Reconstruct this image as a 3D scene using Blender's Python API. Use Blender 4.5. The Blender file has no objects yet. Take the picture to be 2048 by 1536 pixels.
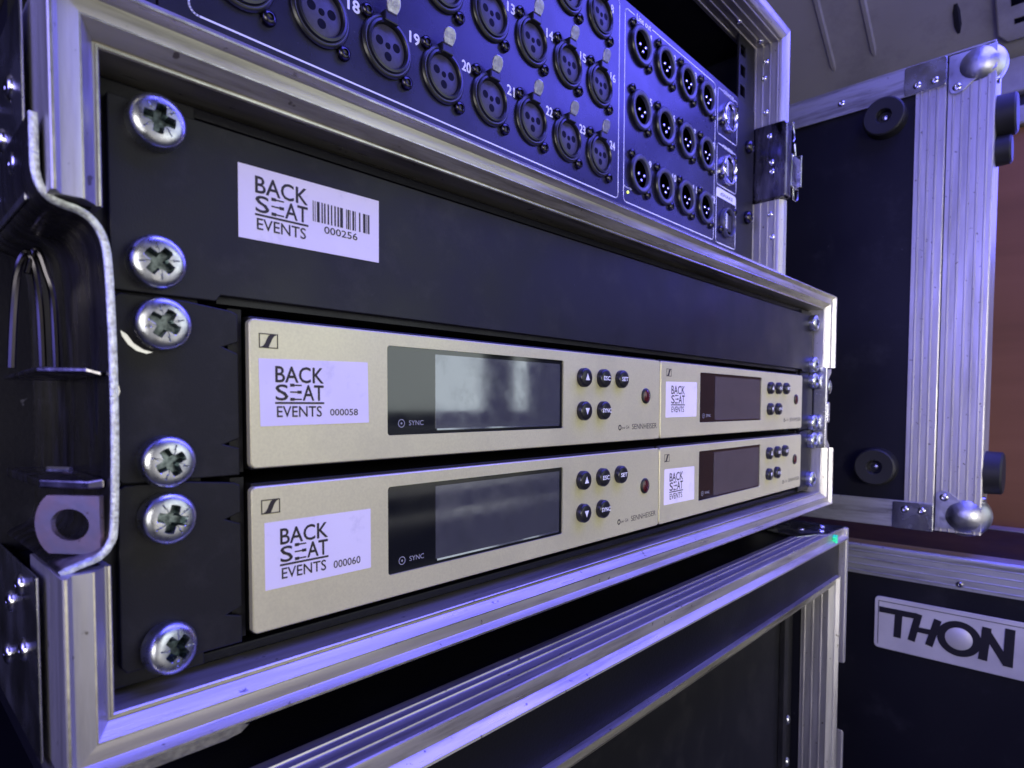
import bpy, bmesh, math, random
from mathutils import Vector, Matrix
random.seed(7)
S = 0.001                                   # everything below is written in millimetres
scene = bpy.context.scene
COL = scene.collection

# ------------------------------------------------------------------ camera
cam_d = bpy.data.cameras.new("camera")
cam = bpy.data.objects.new("camera", cam_d); COL.objects.link(cam)
CAM_R = [[0.6908379, -0.7230062, 0.0022536], [-0.0282226, -0.0300812, -0.9991489], [0.7224586, 0.6901864, -0.0411864]]
CAM_C = [-40.7566, -161.037, -69.5874]
m = Matrix(((CAM_R[0][0], -CAM_R[1][0], -CAM_R[2][0], CAM_C[0]*S),
            (CAM_R[0][1], -CAM_R[1][1], -CAM_R[2][1], CAM_C[1]*S),
            (CAM_R[0][2], -CAM_R[1][2], -CAM_R[2][2], CAM_C[2]*S),
            (0, 0, 0, 1)))
cam.matrix_world = m
cam_d.sensor_width = 36.0
cam_d.lens = 1239.1/2048*36.0
cam_d.shift_x = 21.07/2048
cam_d.shift_y = 92.62/2048
cam_d.clip_start = 0.01
cam_d.clip_end = 50
cam_d.dof.use_dof = True
cam_d.dof.focus_distance = 0.25
cam_d.dof.aperture_fstop = 22.0
scene.camera = cam

# ------------------------------------------------------------------ world, lamps, exposure
w = bpy.data.worlds.new("World"); scene.world = w; w.use_nodes = True
bg = w.node_tree.nodes["Background"]
bg.inputs[0].default_value = (0.30, 0.30, 0.75, 1); bg.inputs[1].default_value = 0.05
scene.view_settings.view_transform = 'Standard'
scene.view_settings.look = 'None'
scene.view_settings.exposure = 0.0
scene.view_settings.gamma = 1.0
scene.render.resolution_x = 1024; scene.render.resolution_y = 768

def area(name, loc, target, sx, sy, col, power):
    d = bpy.data.lights.new(name, 'AREA'); d.shape = 'RECTANGLE'
    d.size = sx*S; d.size_y = sy*S; d.color = col; d.energy = power
    o = bpy.data.objects.new(name, d); COL.objects.link(o)
    o.location = Vector(loc)*S
    v = Vector(target)*S - o.location
    o.rotation_euler = v.to_track_quat('-Z', 'Y').to_euler()
    return o
# violet LED panel under the van roof in front of the stack, daylight through the open side door, plus added fills
area("violet_led_and_fill_lamp", (735, -310, 490), (165, -310, -330), 440, 340, (0.12, 0.11, 1.0), 5.2)
area("violet_led_and_fill_lamp", (320, -340, 690), (320, -340, 0), 640, 380, (0.12, 0.12, 1.0), 9.5)
area("violet_led_and_fill_lamp", (915, -225, 240), (100, -225, 240), 200, 240, (0.13, 0.13, 1.0), 1.0)  # added violet lamp by the wall, brightens the frame bevels
area("violet_led_and_fill_lamp", (-640, -110, 200), (300, -60, 0), 460, 460, (0.27, 0.25, 1.0), 5.0)  # added violet side fill for the standing case
area("daylight_door_and_fill_lamp", (1285, -1700, 405), (1285, 0, 405), 1570, 1000, (0.90, 1.0, 0.97), 7.5)
area("daylight_door_and_fill_lamp", (330, -1150, -150), (200, 0, -60), 800, 900, (1.0, 0.94, 0.82), 1.8)  # added low warm fill for the lower faceplates
area("neutral_fill_lamp", (-280, -1000, -60), (520, 0, -100), 260, 260, (1.0, 0.97, 0.90), 0.36).data.spread = math.radians(34)  # added narrow fill aimed at the right-hand faceplates
area("neutral_fill_lamp", (-620, -900, 0), (150, 0, -60), 520, 420, (1.0, 0.96, 0.88), 5.0)  # added neutral fill from the left for the faceplates

area("daylight_door_and_fill_lamp", (1000, -1250, 500), (1000, -1560, -250), 1600, 300, (0.95, 1.0, 0.98), 16.0).data.spread = math.radians(70)  # added lamp that lights the unseen bench rails
# ------------------------------------------------------------------ materials
def mat(name, base, rough=0.5, metal=0.0, spec=0.5, noise=None, bump=None, spots=None, rvar=None, coat=0.0, emis=None, stretch=(1,1,1), grime=None):
    m = bpy.data.materials.new(name); m.use_nodes = True
    nt = m.node_tree; N = nt.nodes; L = nt.links
    b = N["Principled BSDF"]
    b.inputs["Base Color"].default_value = (*base, 1)
    b.inputs["Roughness"].default_value = rough
    b.inputs["Metallic"].default_value = metal
    b.inputs["Specular IOR Level"].default_value = spec
    b.inputs["Coat Weight"].default_value = coat
    b.inputs["Coat Roughness"].default_value = 0.05
    tc = N.new("ShaderNodeNewGeometry")
    mp = N.new("ShaderNodeMapping"); mp.inputs["Scale"].default_value = stretch
    L.new(tc.outputs["Position"], mp.inputs["Vector"])
    col = None
    if noise:                               # (scale, amount, second colour)
        n = N.new("ShaderNodeTexNoise"); n.inputs["Scale"].default_value = noise[0]; n.inputs["Detail"].default_value = 6
        L.new(mp.outputs[0], n.inputs["Vector"])
        r = N.new("ShaderNodeValToRGB"); r.color_ramp.elements[0].position = 0.35; r.color_ramp.elements[1].position = 0.7
        r.color_ramp.elements[0].color = (*base, 1); r.color_ramp.elements[1].color = (*noise[1], 1)
        L.new(n.outputs["Fac"], r.inputs[0]); col = r.outputs[0]
    if spots:                               # (scale, threshold, colour): dirt specks, scuffs
        n = N.new("ShaderNodeTexNoise"); n.inputs["Scale"].default_value = spots[0]; n.inputs["Detail"].default_value = 3
        L.new(tc.outputs["Position"], n.inputs["Vector"])
        r = N.new("ShaderNodeValToRGB"); r.color_ramp.elements[0].position = spots[1]; r.color_ramp.elements[1].position = spots[1]+0.04
        r.color_ramp.elements[0].color = (0, 0, 0, 1); r.color_ramp.elements[1].color = (1, 1, 1, 1)
        L.new(n.outputs["Fac"], r.inputs[0])
        mx = N.new("ShaderNodeMix"); mx.data_type = 'RGBA'
        L.new(r.outputs[0], mx.inputs[0])
        if col: L.new(col, mx.inputs[6])
        else: mx.inputs[6].default_value = (*base, 1)
        mx.inputs[7].default_value = (*spots[2], 1)
        col = mx.outputs[2]
    if grime:                               # (scale, low, high, colour): soft dirt and rub marks along the piece
        n = N.new("ShaderNodeTexNoise"); n.inputs["Scale"].default_value = grime[0]; n.inputs["Detail"].default_value = 9; n.inputs["Roughness"].default_value = 0.72
        L.new(mp.outputs[0], n.inputs["Vector"])
        mr = N.new("ShaderNodeMapRange"); mr.inputs[1].default_value = grime[1]; mr.inputs[2].default_value = grime[2]
        L.new(n.outputs["Fac"], mr.inputs[0])
        mx = N.new("ShaderNodeMix"); mx.data_type = 'RGBA'; L.new(mr.outputs[0], mx.inputs[0])
        if col: L.new(col, mx.inputs[6])
        else: mx.inputs[6].default_value = (*base, 1)
        mx.inputs[7].default_value = (*grime[3], 1); col = mx.outputs[2]
    if col: L.new(col, b.inputs["Base Color"])
    if rvar:                                # (scale, low, high)
        n = N.new("ShaderNodeTexNoise"); n.inputs["Scale"].default_value = rvar[0]; n.inputs["Detail"].default_value = 5
        L.new(mp.outputs[0], n.inputs["Vector"])
        mr = N.new("ShaderNodeMapRange"); mr.inputs[1].default_value = 0.3; mr.inputs[2].default_value = 0.7
        mr.inputs[3].default_value = rvar[1]; mr.inputs[4].default_value = rvar[2]
        L.new(n.outputs["Fac"], mr.inputs[0]); L.new(mr.outputs[0], b.inputs["Roughness"])
    if bump:                                # (scale, strength, distance mm)
        n = N.new("ShaderNodeTexNoise"); n.inputs["Scale"].default_value = bump[0]; n.inputs["Detail"].default_value = 4
        L.new(mp.outputs[0], n.inputs["Vector"])
        bp = N.new("ShaderNodeBump"); bp.inputs["Strength"].default_value = bump[1]; bp.inputs["Distance"].default_value = bump[2]*S
        L.new(n.outputs["Fac"], bp.inputs["Height"]); L.new(bp.outputs[0], b.inputs["Normal"])
    if emis:
        b.inputs["Emission Color"].default_value = (*emis[0], 1); b.inputs["Emission Strength"].default_value = emis[1]
    return m
M = {}
M['alu']    = mat('brushed_aluminium', (0.72, 0.72, 0.74), 0.3, 1.0, noise=(60, (0.60, 0.60, 0.61)), spots=(330, 0.70, (0.16, 0.14, 0.12)), rvar=(90, 0.36, 0.52), bump=(900, 0.25, 0.05))
M['alu_x']  = mat('drawn_aluminium_along', (0.56, 0.53, 0.47), 0.3, 0.70, noise=(260, (0.40, 0.375, 0.32)), spots=(300, 0.69, (0.16, 0.14, 0.12)), rvar=(300, 0.26, 0.42), bump=(600, 0.5, 0.10), stretch=(0.08, 1, 1), grime=(70, 0.50, 0.68, (0.13, 0.115, 0.095)))
M['alu_z']  = mat('drawn_aluminium_upright', (0.60, 0.58, 0.58), 0.3, 0.85, noise=(260, (0.50, 0.485, 0.48)), spots=(300, 0.69, (0.2, 0.18, 0.16)), rvar=(300, 0.36, 0.54), bump=(600, 0.5, 0.10), stretch=(1, 1, 0.08), grime=(80, 0.50, 0.78, (0.30, 0.285, 0.28)))
M['steel']  = mat('galvanised_steel', (0.62, 0.63, 0.66), 0.22, 1.0, noise=(45, (0.42, 0.42, 0.46)), rvar=(60, 0.16, 0.34), bump=(260, 0.3, 0.15))
M['dark_steel'] = mat('dark_plated_steel', (0.34, 0.33, 0.35), 0.2, 1.0, noise=(170, (0.06, 0.055, 0.065)), rvar=(160, 0.12, 0.42), bump=(200, 0.5, 0.35), stretch=(1, 1, 0.22))  # upright streaks in the colour stand in for reflections inside the dish
M['copper_steel'] = mat('worn_keeper_steel', (0.48, 0.35, 0.31), 0.42, 0.85, noise=(160, (0.36, 0.35, 0.38)), spots=(260, 0.66, (0.16, 0.12, 0.11)), bump=(400, 0.4, 0.2))
M['zinc']   = mat('zinc_plated_screw', (0.62, 0.64, 0.70), 0.28, 1.0, noise=(500, (0.44, 0.46, 0.52)), rvar=(500, 0.22, 0.40), bump=(900, 0.3, 0.08))
M['zinc_shaded'] = mat('shaded_screw_recess', (0.22, 0.27, 0.28), 0.28, 1.0, noise=(900, (0.05, 0.065, 0.07)))  # shade inside the screw recess, put into a darker zinc colour
M['edge']   = mat('cut_sheet_edge', (0.75, 0.8, 0.78), 0.45, 0.8, noise=(900, (0.35, 0.36, 0.36)), bump=(1500, 0.8, 0.3))
M['ply']    = mat('black_laminate', (0.006, 0.006, 0.011), 0.42, 0, 0.25, bump=(900, 0.6, 0.15), rvar=(12, 0.34, 0.5), spots=(210, 0.76, (0.08, 0.08, 0.09)), grime=(25, 0.55, 0.85, (0.020, 0.020, 0.028)))
M['panel']  = mat('black_powder_coat', (0.011, 0.011, 0.016), 0.38, 0, 0.26, bump=(2200, 0.6, 0.06), rvar=(30, 0.30, 0.50), spots=(520, 0.745, (0.16, 0.16, 0.17)), grime=(55, 0.52, 0.80, (0.028, 0.027, 0.031)))
M['ear']    = mat('matt_black_ear', (0.009, 0.009, 0.012), 0.45, 0, 0.25, bump=(2200, 0.6, 0.06), spots=(420, 0.755, (0.15, 0.15, 0.15)), grime=(70, 0.5, 0.8, (0.024, 0.023, 0.025)))
M['stagebox'] = mat('blue_black_stage_box_paint', (0.010, 0.009, 0.024), 0.38, 0, 0.50, bump=(2600, 0.3, 0.04), rvar=(40, 0.22, 0.32), spots=(500, 0.75, (0.12, 0.12, 0.13)))
M['black_screw'] = mat('black_zinc_screw', (0.06, 0.057, 0.065), 0.25, 1.0)
M['rubber'] = mat('black_rubber', (0.012, 0.012, 0.014), 0.55, 0, 0.4, bump=(900, 0.3, 0.1))
M['plastic']= mat('black_plastic', (0.010, 0.010, 0.012), 0.3, 0, 0.5)
M['insert'] = mat('violet_grey_socket_insert', (0.055, 0.050, 0.080), 0.45, 0, 0.4, noise=(700, (0.04, 0.037, 0.062)))
M['malering'] = mat('grey_plug_ring', (0.075, 0.075, 0.11), 0.35, 0.3, 0.6)
M['chrome'] = mat('polished_nickel', (0.80, 0.80, 0.84), 0.14, 1.0, rvar=(400, 0.10, 0.3), bump=(500, 0.3, 0.08))
M['hole']   = mat('socket_hole', (0.002, 0.002, 0.003), 0.6, 0, 0.1)
M['white']  = mat('white_print', (0.80, 0.80, 0.84), 0.5)
M['greyprint'] = mat('grey_print', (0.34, 0.34, 0.36), 0.5)
M['ink']    = mat('black_ink', (0.018, 0.012, 0.012), 0.5)
M['dark_ink'] = mat('dark_sign_paint', (0.008, 0.007, 0.014), 0.45)
M['sticker']= mat('white_sticker_film', (0.84, 0.78, 0.86), 0.42, 0, 0.45, noise=(40, (0.78, 0.72, 0.83)), bump=(140, 0.35, 0.35), rvar=(120, 0.28, 0.5), grime=(90, 0.56, 0.8, (0.60, 0.56, 0.66)))
M['face']   = mat('champagne_faceplate', (0.70, 0.665, 0.40), 0.40, 0.40, 0.4, noise=(1400, (0.64, 0.605, 0.36)), bump=(2600, 0.5, 0.04), rvar=(25, 0.34, 0.46), spots=(600, 0.75, (0.34, 0.32, 0.24)), grime=(22, 0.50, 0.85, (0.54, 0.51, 0.32)))
M['faceedge'] = mat('bare_cut_edge', (0.7, 0.68, 0.66), 0.25, 1.0)
M['tab']    = mat('worn_push_tab', (0.42, 0.41, 0.44), 0.34, 0.9, noise=(600, (0.24, 0.235, 0.26)), bump=(800, 0.6, 0.2))
M['glass']  = mat('smoked_display_glass', (0.008, 0.009, 0.010), 0.06, 0, 0.9, coat=0.5, rvar=(70, 0.05, 0.10))
M['lcd']    = mat('unlit_display', (0.29, 0.30, 0.32), 0.05, 0.80, 0.8, rvar=(120, 0.03, 0.11), grime=(90, 0.5, 0.8, (0.20, 0.21, 0.22)))
M['redglass'] = mat('dark_red_lens', (0.07, 0.008, 0.012), 0.15, 0, 0.7)
M['silver_sign'] = mat('silver_sign_plate', (0.62, 0.60, 0.68), 0.4, 0.3, 0.6, noise=(25, (0.48, 0.46, 0.54)))
M['wood']   = mat('brown_plywood_wall', (0.30, 0.14, 0.055), 0.6, 0, 0.10, noise=(14, (0.22, 0.105, 0.04)), stretch=(1, 0.15, 1.6), bump=(40, 0.3, 1.0))
M['vanpaint'] = mat('van_roof_paint', (0.42, 0.40, 0.34), 0.42, 0, 0.3, noise=(5, (0.32, 0.31, 0.27)), grime=(9, 0.5, 0.8, (0.20, 0.195, 0.18)))
M['floor']  = mat('dark_floor_lining', (0.02, 0.02, 0.024), 0.6, noise=(30, (0.03, 0.03, 0.034)))
M['green']  = mat('green_led_glint', (0.03, 0.90, 0.35), 0.4, 0.0)
M['led_yel'] = mat('lit_yellow_led', (0.6, 0.7, 0.1), 0.3, emis=((0.75, 0.9, 0.12), 1.6))
M['ballmetal'] = mat('worn_ball_corner_steel', (0.60, 0.61, 0.66), 0.24, 1.0, noise=(60, (0.42, 0.42, 0.47)), rvar=(90, 0.30, 0.50), bump=(110, 0.5, 0.9))

# ------------------------------------------------------------------ mesh helpers
class MB:
    def __init__(s): s.v = []; s.f = []
    def add(s, vs, fs):
        o = len(s.v); s.v += [tuple(p) for p in vs]; s.f += [tuple(i+o for i in f) for f in fs]; return s
    def box(s, x0, x1, y0, y1, z0, z1):
        vs = [(x, y, z) for x in (x0, x1) for y in (y0, y1) for z in (z0, z1)]
        return s.add(vs, [(0,1,3,2),(4,6,7,5),(0,4,5,1),(2,3,7,6),(0,2,6,4),(1,5,7,3)])
    def rings(s, rings, close=True, cap0=False, cap1=False):      # list of equal-length vertex loops
        n = len(rings[0]); vs = [p for r in rings for p in r]; fs = []
        for i in range(len(rings)-1):
            for j in range(n if close else n-1):
                k = (j+1) % n
                fs.append((i*n+j, i*n+k, (i+1)*n+k, (i+1)*n+j))
        if cap0: fs.append(tuple(range(n-1, -1, -1)))
        if cap1: fs.append(tuple((len(rings)-1)*n+j for j in range(n)))
        return s.add(vs, fs)
    def lathe(s, prof, c, axis='y', seg=28, sx=1.0, sz=1.0, cap=True):       # prof: (radius, height); height runs to -Y for 'y'
        R = []
        for r, h in prof:
            ring = []
            for k in range(seg):
                a = 2*math.pi*k/seg; p, q = r*math.cos(a)*sx, r*math.sin(a)*sz
                if axis == 'y': ring.append((c[0]+p, c[1]-h, c[2]+q))
                elif axis == 'x': ring.append((c[0]-h, c[1]+p, c[2]+q))
                else: ring.append((c[0]+p, c[1]+q, c[2]+h))
            R.append(ring)
        return s.rings(R, cap0=cap and prof[0][0] > 0.001, cap1=cap and prof[-1][0] > 0.001)
    def prism(s, pts, y0, y1):                                    # outline in XZ, thickness along Y (y0 front)
        n = len(pts)
        s.add([(x, y0, z) for x, z in pts]+[(x, y1, z) for x, z in pts],
              [tuple(range(n)), tuple(range(2*n-1, n-1, -1))]+[(i, (i+1) % n+0, (i+1) % n+n, i+n) for i in range(n)])
        return s
    def prismx(s, pts, x0, x1):                                   # outline in YZ, thickness along X
        n = len(pts)
        s.add([(x0, y, z) for y, z in pts]+[(x1, y, z) for y, z in pts],
              [tuple(range(n)), tuple(range(2*n-1, n-1, -1))]+[(i, (i+1) % n, (i+1) % n+n, i+n) for i in range(n)])
        return s
    def tube(s, path, r, seg=8):
        R = []
        for i, p in enumerate(path):
            p = Vector(p); a = Vector(path[max(0, i-1)]); b = Vector(path[min(len(path)-1, i+1)])
            t = (b-a).normalized(); u = t.cross(Vector((0.13, 0.37, 0.92))).normalized(); v = t.cross(u)
            R.append([tuple(p+u*r*math.cos(2*math.pi*k/seg)+v*r*math.sin(2*math.pi*k/seg)) for k in range(seg)])
        return s.rings(R, cap0=True, cap1=True)
    def build(s, name, m, parent=None, smooth=False, bevel=0, angle=35, label=None):
        off = PLOC.get(parent.name, Vector((0, 0, 0))) if parent else Vector((0, 0, 0))
        me = bpy.data.meshes.new(name)
        me.from_pydata([((x-off[0])*S, (y-off[1])*S, (z-off[2])*S) for x, y, z in s.v], [], s.f)
        bm = bmesh.new(); bm.from_mesh(me); bmesh.ops.recalc_face_normals(bm, faces=bm.faces); bm.to_mesh(me); bm.free()
        me.materials.append(m)
        o = bpy.data.objects.new(name, me); COL.objects.link(o)
        if parent: o.parent = parent
        PLOC[o.name] = off
        if smooth: me.shade_smooth(); me.set_sharp_from_angle(angle=math.radians(angle))
        if bevel:
            b = o.modifiers.new("bevel", 'BEVEL'); b.width = bevel*S; b.segments = 2; b.limit_method = 'ANGLE'; b.angle_limit = math.radians(40)
        if label: o['label'] = label
        return o
PLOC = {}
def thing(name, label, cat, loc=(0, 0, 0), group=None):
    o = bpy.data.objects.new(name, None); COL.objects.link(o); o.location = Vector(loc)*S
    o.empty_display_size = 0.02
    PLOC[o.name] = Vector(loc)
    o['label'] = label; o['category'] = cat
    if group: o['group'] = group
    return o
def struct(o): o['kind'] = 'structure'; return o
def rrect(x0, x1, z0, z1, r, n=5):
    pts = []
    for cx, cz, a0 in ((x1-r, z1-r, 0), (x0+r, z1-r, 90), (x0+r, z0+r, 180), (x1-r, z0+r, 270)):
        for k in range(n+1):
            a = math.radians(a0+90*k/n); pts.append((cx+r*math.cos(a), cz+r*math.sin(a)))
    return pts

_fc = {}
def text_mesh(txt):
    if txt in _fc: return _fc[txt]
    c = bpy.data.curves.new("lettering", 'FONT'); c.body = txt; c.resolution_u = 3
    o = bpy.data.objects.new("lettering", c); COL.objects.link(o)
    dg = bpy.context.evaluated_depsgraph_get(); me = bpy.data.meshes.new_from_object(o.evaluated_get(dg))
    vs = [v.co.copy() for v in me.vertices]; fs = [tuple(p.vertices) for p in me.polygons]
    bpy.data.objects.remove(o); bpy.data.curves.remove(c); bpy.data.meshes.remove(me)
    x0 = min(v.x for v in vs); x1 = max(v.x for v in vs); y0 = min(v.y for v in vs); y1 = max(v.y for v in vs)
    _fc[txt] = ([((v.x-x0)/(x1-x0), (v.y-y0)/(y1-y0)) for v in vs], fs); return _fc[txt]
def text(mb, txt, x0, x1, z0, z1, y, bold=0.0, plane='y', th=0.05):
    vs, fs = text_mesh(txt)
    offs = [(0, 0)] if not bold else [(-bold, 0), (bold, 0), (0, bold), (0, -bold)]
    for i, (dx, dz) in enumerate(offs):
        yy = y-0.012*i
        P = [(x0+a*(x1-x0)+dx, z0+b*(z1-z0)+dz) for a, b in vs]
        if plane == 'y': mb.add([(p, yy, q) for p, q in P], fs)
        else: mb.add([(yy, -p, q) for p, q in P], fs)

# frame extrusion with mitred corners; cross = closed list of (w outward, y forward)
def frame_member(side, cross, rect, Y, a=None, b=None):
    x0, x1, z0, z1 = rect; mb = MB(); R0 = []; R1 = []
    for w_, y_ in cross:
        y = Y-y_
        if side == 'top':    p, q = (x0-w_ if a is None else a, y, z1+w_), (x1+w_ if b is None else b, y, z1+w_)
        if side == 'bottom': p, q = (x0-w_ if a is None else a, y, z0-w_), (x1+w_ if b is None else b, y, z0-w_)
        if side == 'left':   p, q = (x0-w_, y, z0-w_ if a is None else a), (x0-w_, y, z1+w_ if b is None else b)
        if side == 'right':  p, q = (x1+w_, y, z0-w_ if a is None else a), (x1+w_, y, z1+w_ if b is None else b)
        R0.append(p); R1.append(q)
    mb.rings([R0, R1], cap0=True, cap1=True)
    return mb
def groove(y_start, y_end, pitch, w0, depth, first=2.0):          # ridged flange seen from inside or outside
    pts = []; y = y_start-first
    while y > y_end+1.2:
        pts += [(w0, y+0.9), (w0-depth, y+0.45), (w0-depth, y-0.45), (w0, y-0.9)]
        y -= pitch
    return pts
def cross_male(inner=24, outer=26, T=9.8):
    c = [(0.0, -inner), (0.0, -0.2), (0.25, 0.1), (0.75, 0.1), (0.85, -0.25), (1.25, -0.25), (1.35, 0.25), (3.7, 3.1), (3.95, 3.45), (4.4, 3.6),
         (6.1, 3.62), (8.0, 3.6), (8.15, 3.75), (9.3, 5.9), (9.7, 6.2), (T+0.3, 5.9), (T+0.4, 5.2)]
    c += [(T+0.4-(a-(T+0.4)), b) for a, b in groove(3.0, -outer, 6.0, T+0.4, 0.0)] if False else [(T+0.4, -outer)]
    c += [(T-0.9, -outer), (T-0.9, -2), (1.4, -2), (1.4, -inner)]
    return c
def rivet(parent, c, n='y', r=2.6, name='rivet', m='chrome'):
    mb = MB(); prof = [(r, -0.2), (r, 0.25), (r*0.8, 0.8), (r*0.45, 1.1), (r*0.3, 0.9), (r*0.2, 0.3), (0.0005, 0.3)]
    if n == 'z': mb.lathe(prof, c, 'z', 16)
    elif n == '-z': mb.lathe([(a, -b) for a, b in prof], c, 'z', 16)
    elif n == 'x': mb.lathe(prof, c, 'x', 16)
    else: mb.lathe(prof, c, 'y', 16)
    return mb.build(name, M[m], parent, smooth=True, angle=50)

# ------------------------------------------------------------------ screws (pozidriv pan head)
def screw_mesh():
    mb = MB(); R = 6.2; H = 3.9
    nr, ns = 36, 120; rings = []
    def h(r, a):
        t = r/R
        base = 1.5+2.1*max(0.0, 1-t**4.2)**0.5
        x, y = r*math.cos(a), r*math.sin(a)
        d = 0.0
        for (u, v) in ((x, y), (y, x)):
            hw = 1.15-0.12*abs(u)/3
            if abs(u) < 3.3 and abs(v) < hw: d = max(d, min(1.0, (3.3-abs(u))/0.25, (hw-abs(v))/0.2)*2.9)
        if r < 1.9: d = max(d, min(1.0, (1.9-r)/0.2)*2.6)
        q, s_ = (x+y)*0.7071, (x-y)*0.7071
        for (u, v) in ((q, s_), (s_, q)):
            if 1.7 <= abs(u) < 4.2 and abs(v) < 0.16: d = max(d, 0.4)
        return base-d
    for i in range(nr+1):
        r = R*(1-(i/nr))**0.85 if i < nr else 0.02
        rings.append([(r*math.cos(2*math.pi*k/ns), -h(min(r, R*0.9999), 2*math.pi*k/ns), r*math.sin(2*math.pi*k/ns)) for k in range(ns)])
    skirt = [(R*math.cos(2*math.pi*k/ns), 1.3, R*math.sin(2*math.pi*k/ns)) for k in range(ns)]
    mb.rings([skirt]+rings, cap1=True)
    me = bpy.data.meshes.new('screw'); me.from_pydata([(a*S, b*S, c*S) for a, b, c in mb.v], [], mb.f)
    bm = bmesh.new(); bm.from_mesh(me); bmesh.ops.recalc_face_normals(bm, faces=bm.faces); bm.to_mesh(me); bm.free()
    me.materials.append(M['zinc']); me.materials.append(M['zinc_shaded'])
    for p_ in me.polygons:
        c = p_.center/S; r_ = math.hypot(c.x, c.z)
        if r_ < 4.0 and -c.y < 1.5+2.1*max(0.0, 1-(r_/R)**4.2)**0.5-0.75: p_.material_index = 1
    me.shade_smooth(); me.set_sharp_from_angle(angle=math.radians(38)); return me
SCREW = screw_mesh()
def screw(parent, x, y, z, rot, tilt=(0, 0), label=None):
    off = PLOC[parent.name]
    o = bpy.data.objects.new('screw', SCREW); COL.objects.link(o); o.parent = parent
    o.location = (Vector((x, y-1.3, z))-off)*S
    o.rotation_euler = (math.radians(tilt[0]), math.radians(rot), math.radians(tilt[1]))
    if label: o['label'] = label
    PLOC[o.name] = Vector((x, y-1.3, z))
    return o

# ------------------------------------------------------------------ printed logo "BACK SEAT EVENTS"
def backseat(mb, x0, x1, zt, y, s=1.0):
    """block lettering: width x1-x0, top zt; returns nothing. height = 14.1*s"""
    w_ = x1-x0
    text(mb, "BACK", x0, x1, zt-4.4*s, zt, y, bold=0.08*s)
    text(mb, "S", x0, x0+w_*0.245, zt-9.3*s, zt-5.0*s, y, bold=0.08*s)
    text(mb, "AT", x0+w_*0.555, x1, zt-9.3*s, zt-5.0*s, y, bold=0.08*s)
    for k, zc in enumerate((5.1, 7.0, 9.0)):
        z = zt-zc*s; a, b = x0+w_*0.29, x0+w_*0.53
        mb.box(a, b, y-0.03, y, z-0.2*s, z+0.2*s)
        if k != 1: mb.box(a, a+w_*0.09, y-0.035, y, z-0.42*s, z+0.42*s)
        else: mb.box(b-w_*0.09, b, y-0.035, y, z-0.42*s, z+0.42*s)
    mb.box(x0-0.2*s, x1+0.2*s, y-0.03, y, zt-10.3*s, zt-9.75*s)
    text(mb, "EVENTS", x0+0.3*s, x1-0.6*s, zt-13.9*s, zt-10.9*s, y, bold=0.04*s)

# ================================================================== LOWER RACK CASE
RECT = (-2.6, 486.0, -137.9, 5.5); YL = -6.5
case = thing('rack_case', 'low black rack case in the middle of the stack, holding the four silver receivers', 'flight case', (242, 0, -148))
C1 = cross_male()
frame_member('top', C1, RECT, YL).build('frame_profile', M['alu_x'], case, smooth=True, angle=20)
frame_member('bottom', C1, RECT, YL).build('frame_profile', M['alu_x'], case, smooth=True, angle=20)
frame_member('left', C1, RECT, YL, a=None, b=-105.0).build('frame_profile', M['alu_z'], case, smooth=True, angle=20)
frame_member('left', C1, RECT, YL, a=-27.5, b=None).build('frame_profile', M['alu_z'], case, smooth=True, angle=20)
frame_member('right', C1, RECT, YL, a=None, b=-103.0).build('frame_profile', M['alu_z'], case, smooth=True, angle=20)
frame_member('right', C1, RECT, YL, a=-40.0, b=None).build('frame_profile', M['alu_z'], case, smooth=True, angle=20)
M['bare_and_highlight'] = mat('bare_highlight_aluminium', (0.86, 0.83, 0.77), 0.26, 1.0, noise=(300, (0.5, 0.48, 0.45)))
def tiny(w_, y_, d): return [(w_-d, y_-d), (w_-d, y_+d), (w_+d, y_+d), (w_+d, y_-d)]
for side, a, b in (('top', None, None), ('bottom', None, None), ('left', None, -105.0), ('left', -27.5, None), ('right', None, -103.0), ('right', -40.0, None)):
    for w_, y_, d in ((0.5, 0.05, 0.2), (4.15, 3.42, 0.17), (9.6, 6.0, 0.25)):  # lip strip is rubbed metal; crest strips are highlights put into brighter metal
        frame_member(side, tiny(w_, y_, d), RECT, YL, a=a, b=b).build('worn_highlight_edge', M['bare_and_highlight'], case)
# walls of the case: plywood between the flanges
mb = MB(); mb.prismx([(9, -147), (9, -110), (60, -110), (60, -24), (9, -24), (9, 14), (420, 14), (420, -147)], -11.4, -4.2); mb.build('side_panel', M['ply'], case)
mb = MB(); mb.box(487.6, 494.8, -3, 420, -147, 14); mb.build('side_panel', M['ply'], case)
mb = MB(); mb.box(-4.1, 487.5, -3, 420, 7.2, 14.2); mb.build('top_panel', M['ply'], case)
mb = MB(); mb.box(-4.1, 487.5, -3, 420, -146.6, -139.6); mb.build('bottom_panel', M['ply'], case)
mb = MB(); mb.box(-4.1, 487.5, 420, 426, -146.6, 14.2); mb.build('back_panel', M['ply'], case)
# rack rails behind the ears
for xa, xb in ((-2.4, 20.0), (463.0, 485.6)):
    mb = MB(); mb.box(xa, xb, 2.6, 4.6, -136.5, 4.0); mb.build('rack_rail', M['ear'], case, bevel=0.3)
# inner support edges above and below the units (thin dark battens)
mb = MB(); mb.box(-2.3, 485.7, 4.8, 9, -137.5, -134.6); mb.build('rail_batten', M['ply'], case, bevel=0.5)
mb = MB(); mb.box(-2.3, 485.7, 4.8, 9, 2.4, 5.2); mb.build('rail_batten', M['ply'], case, bevel=0.5)

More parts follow.
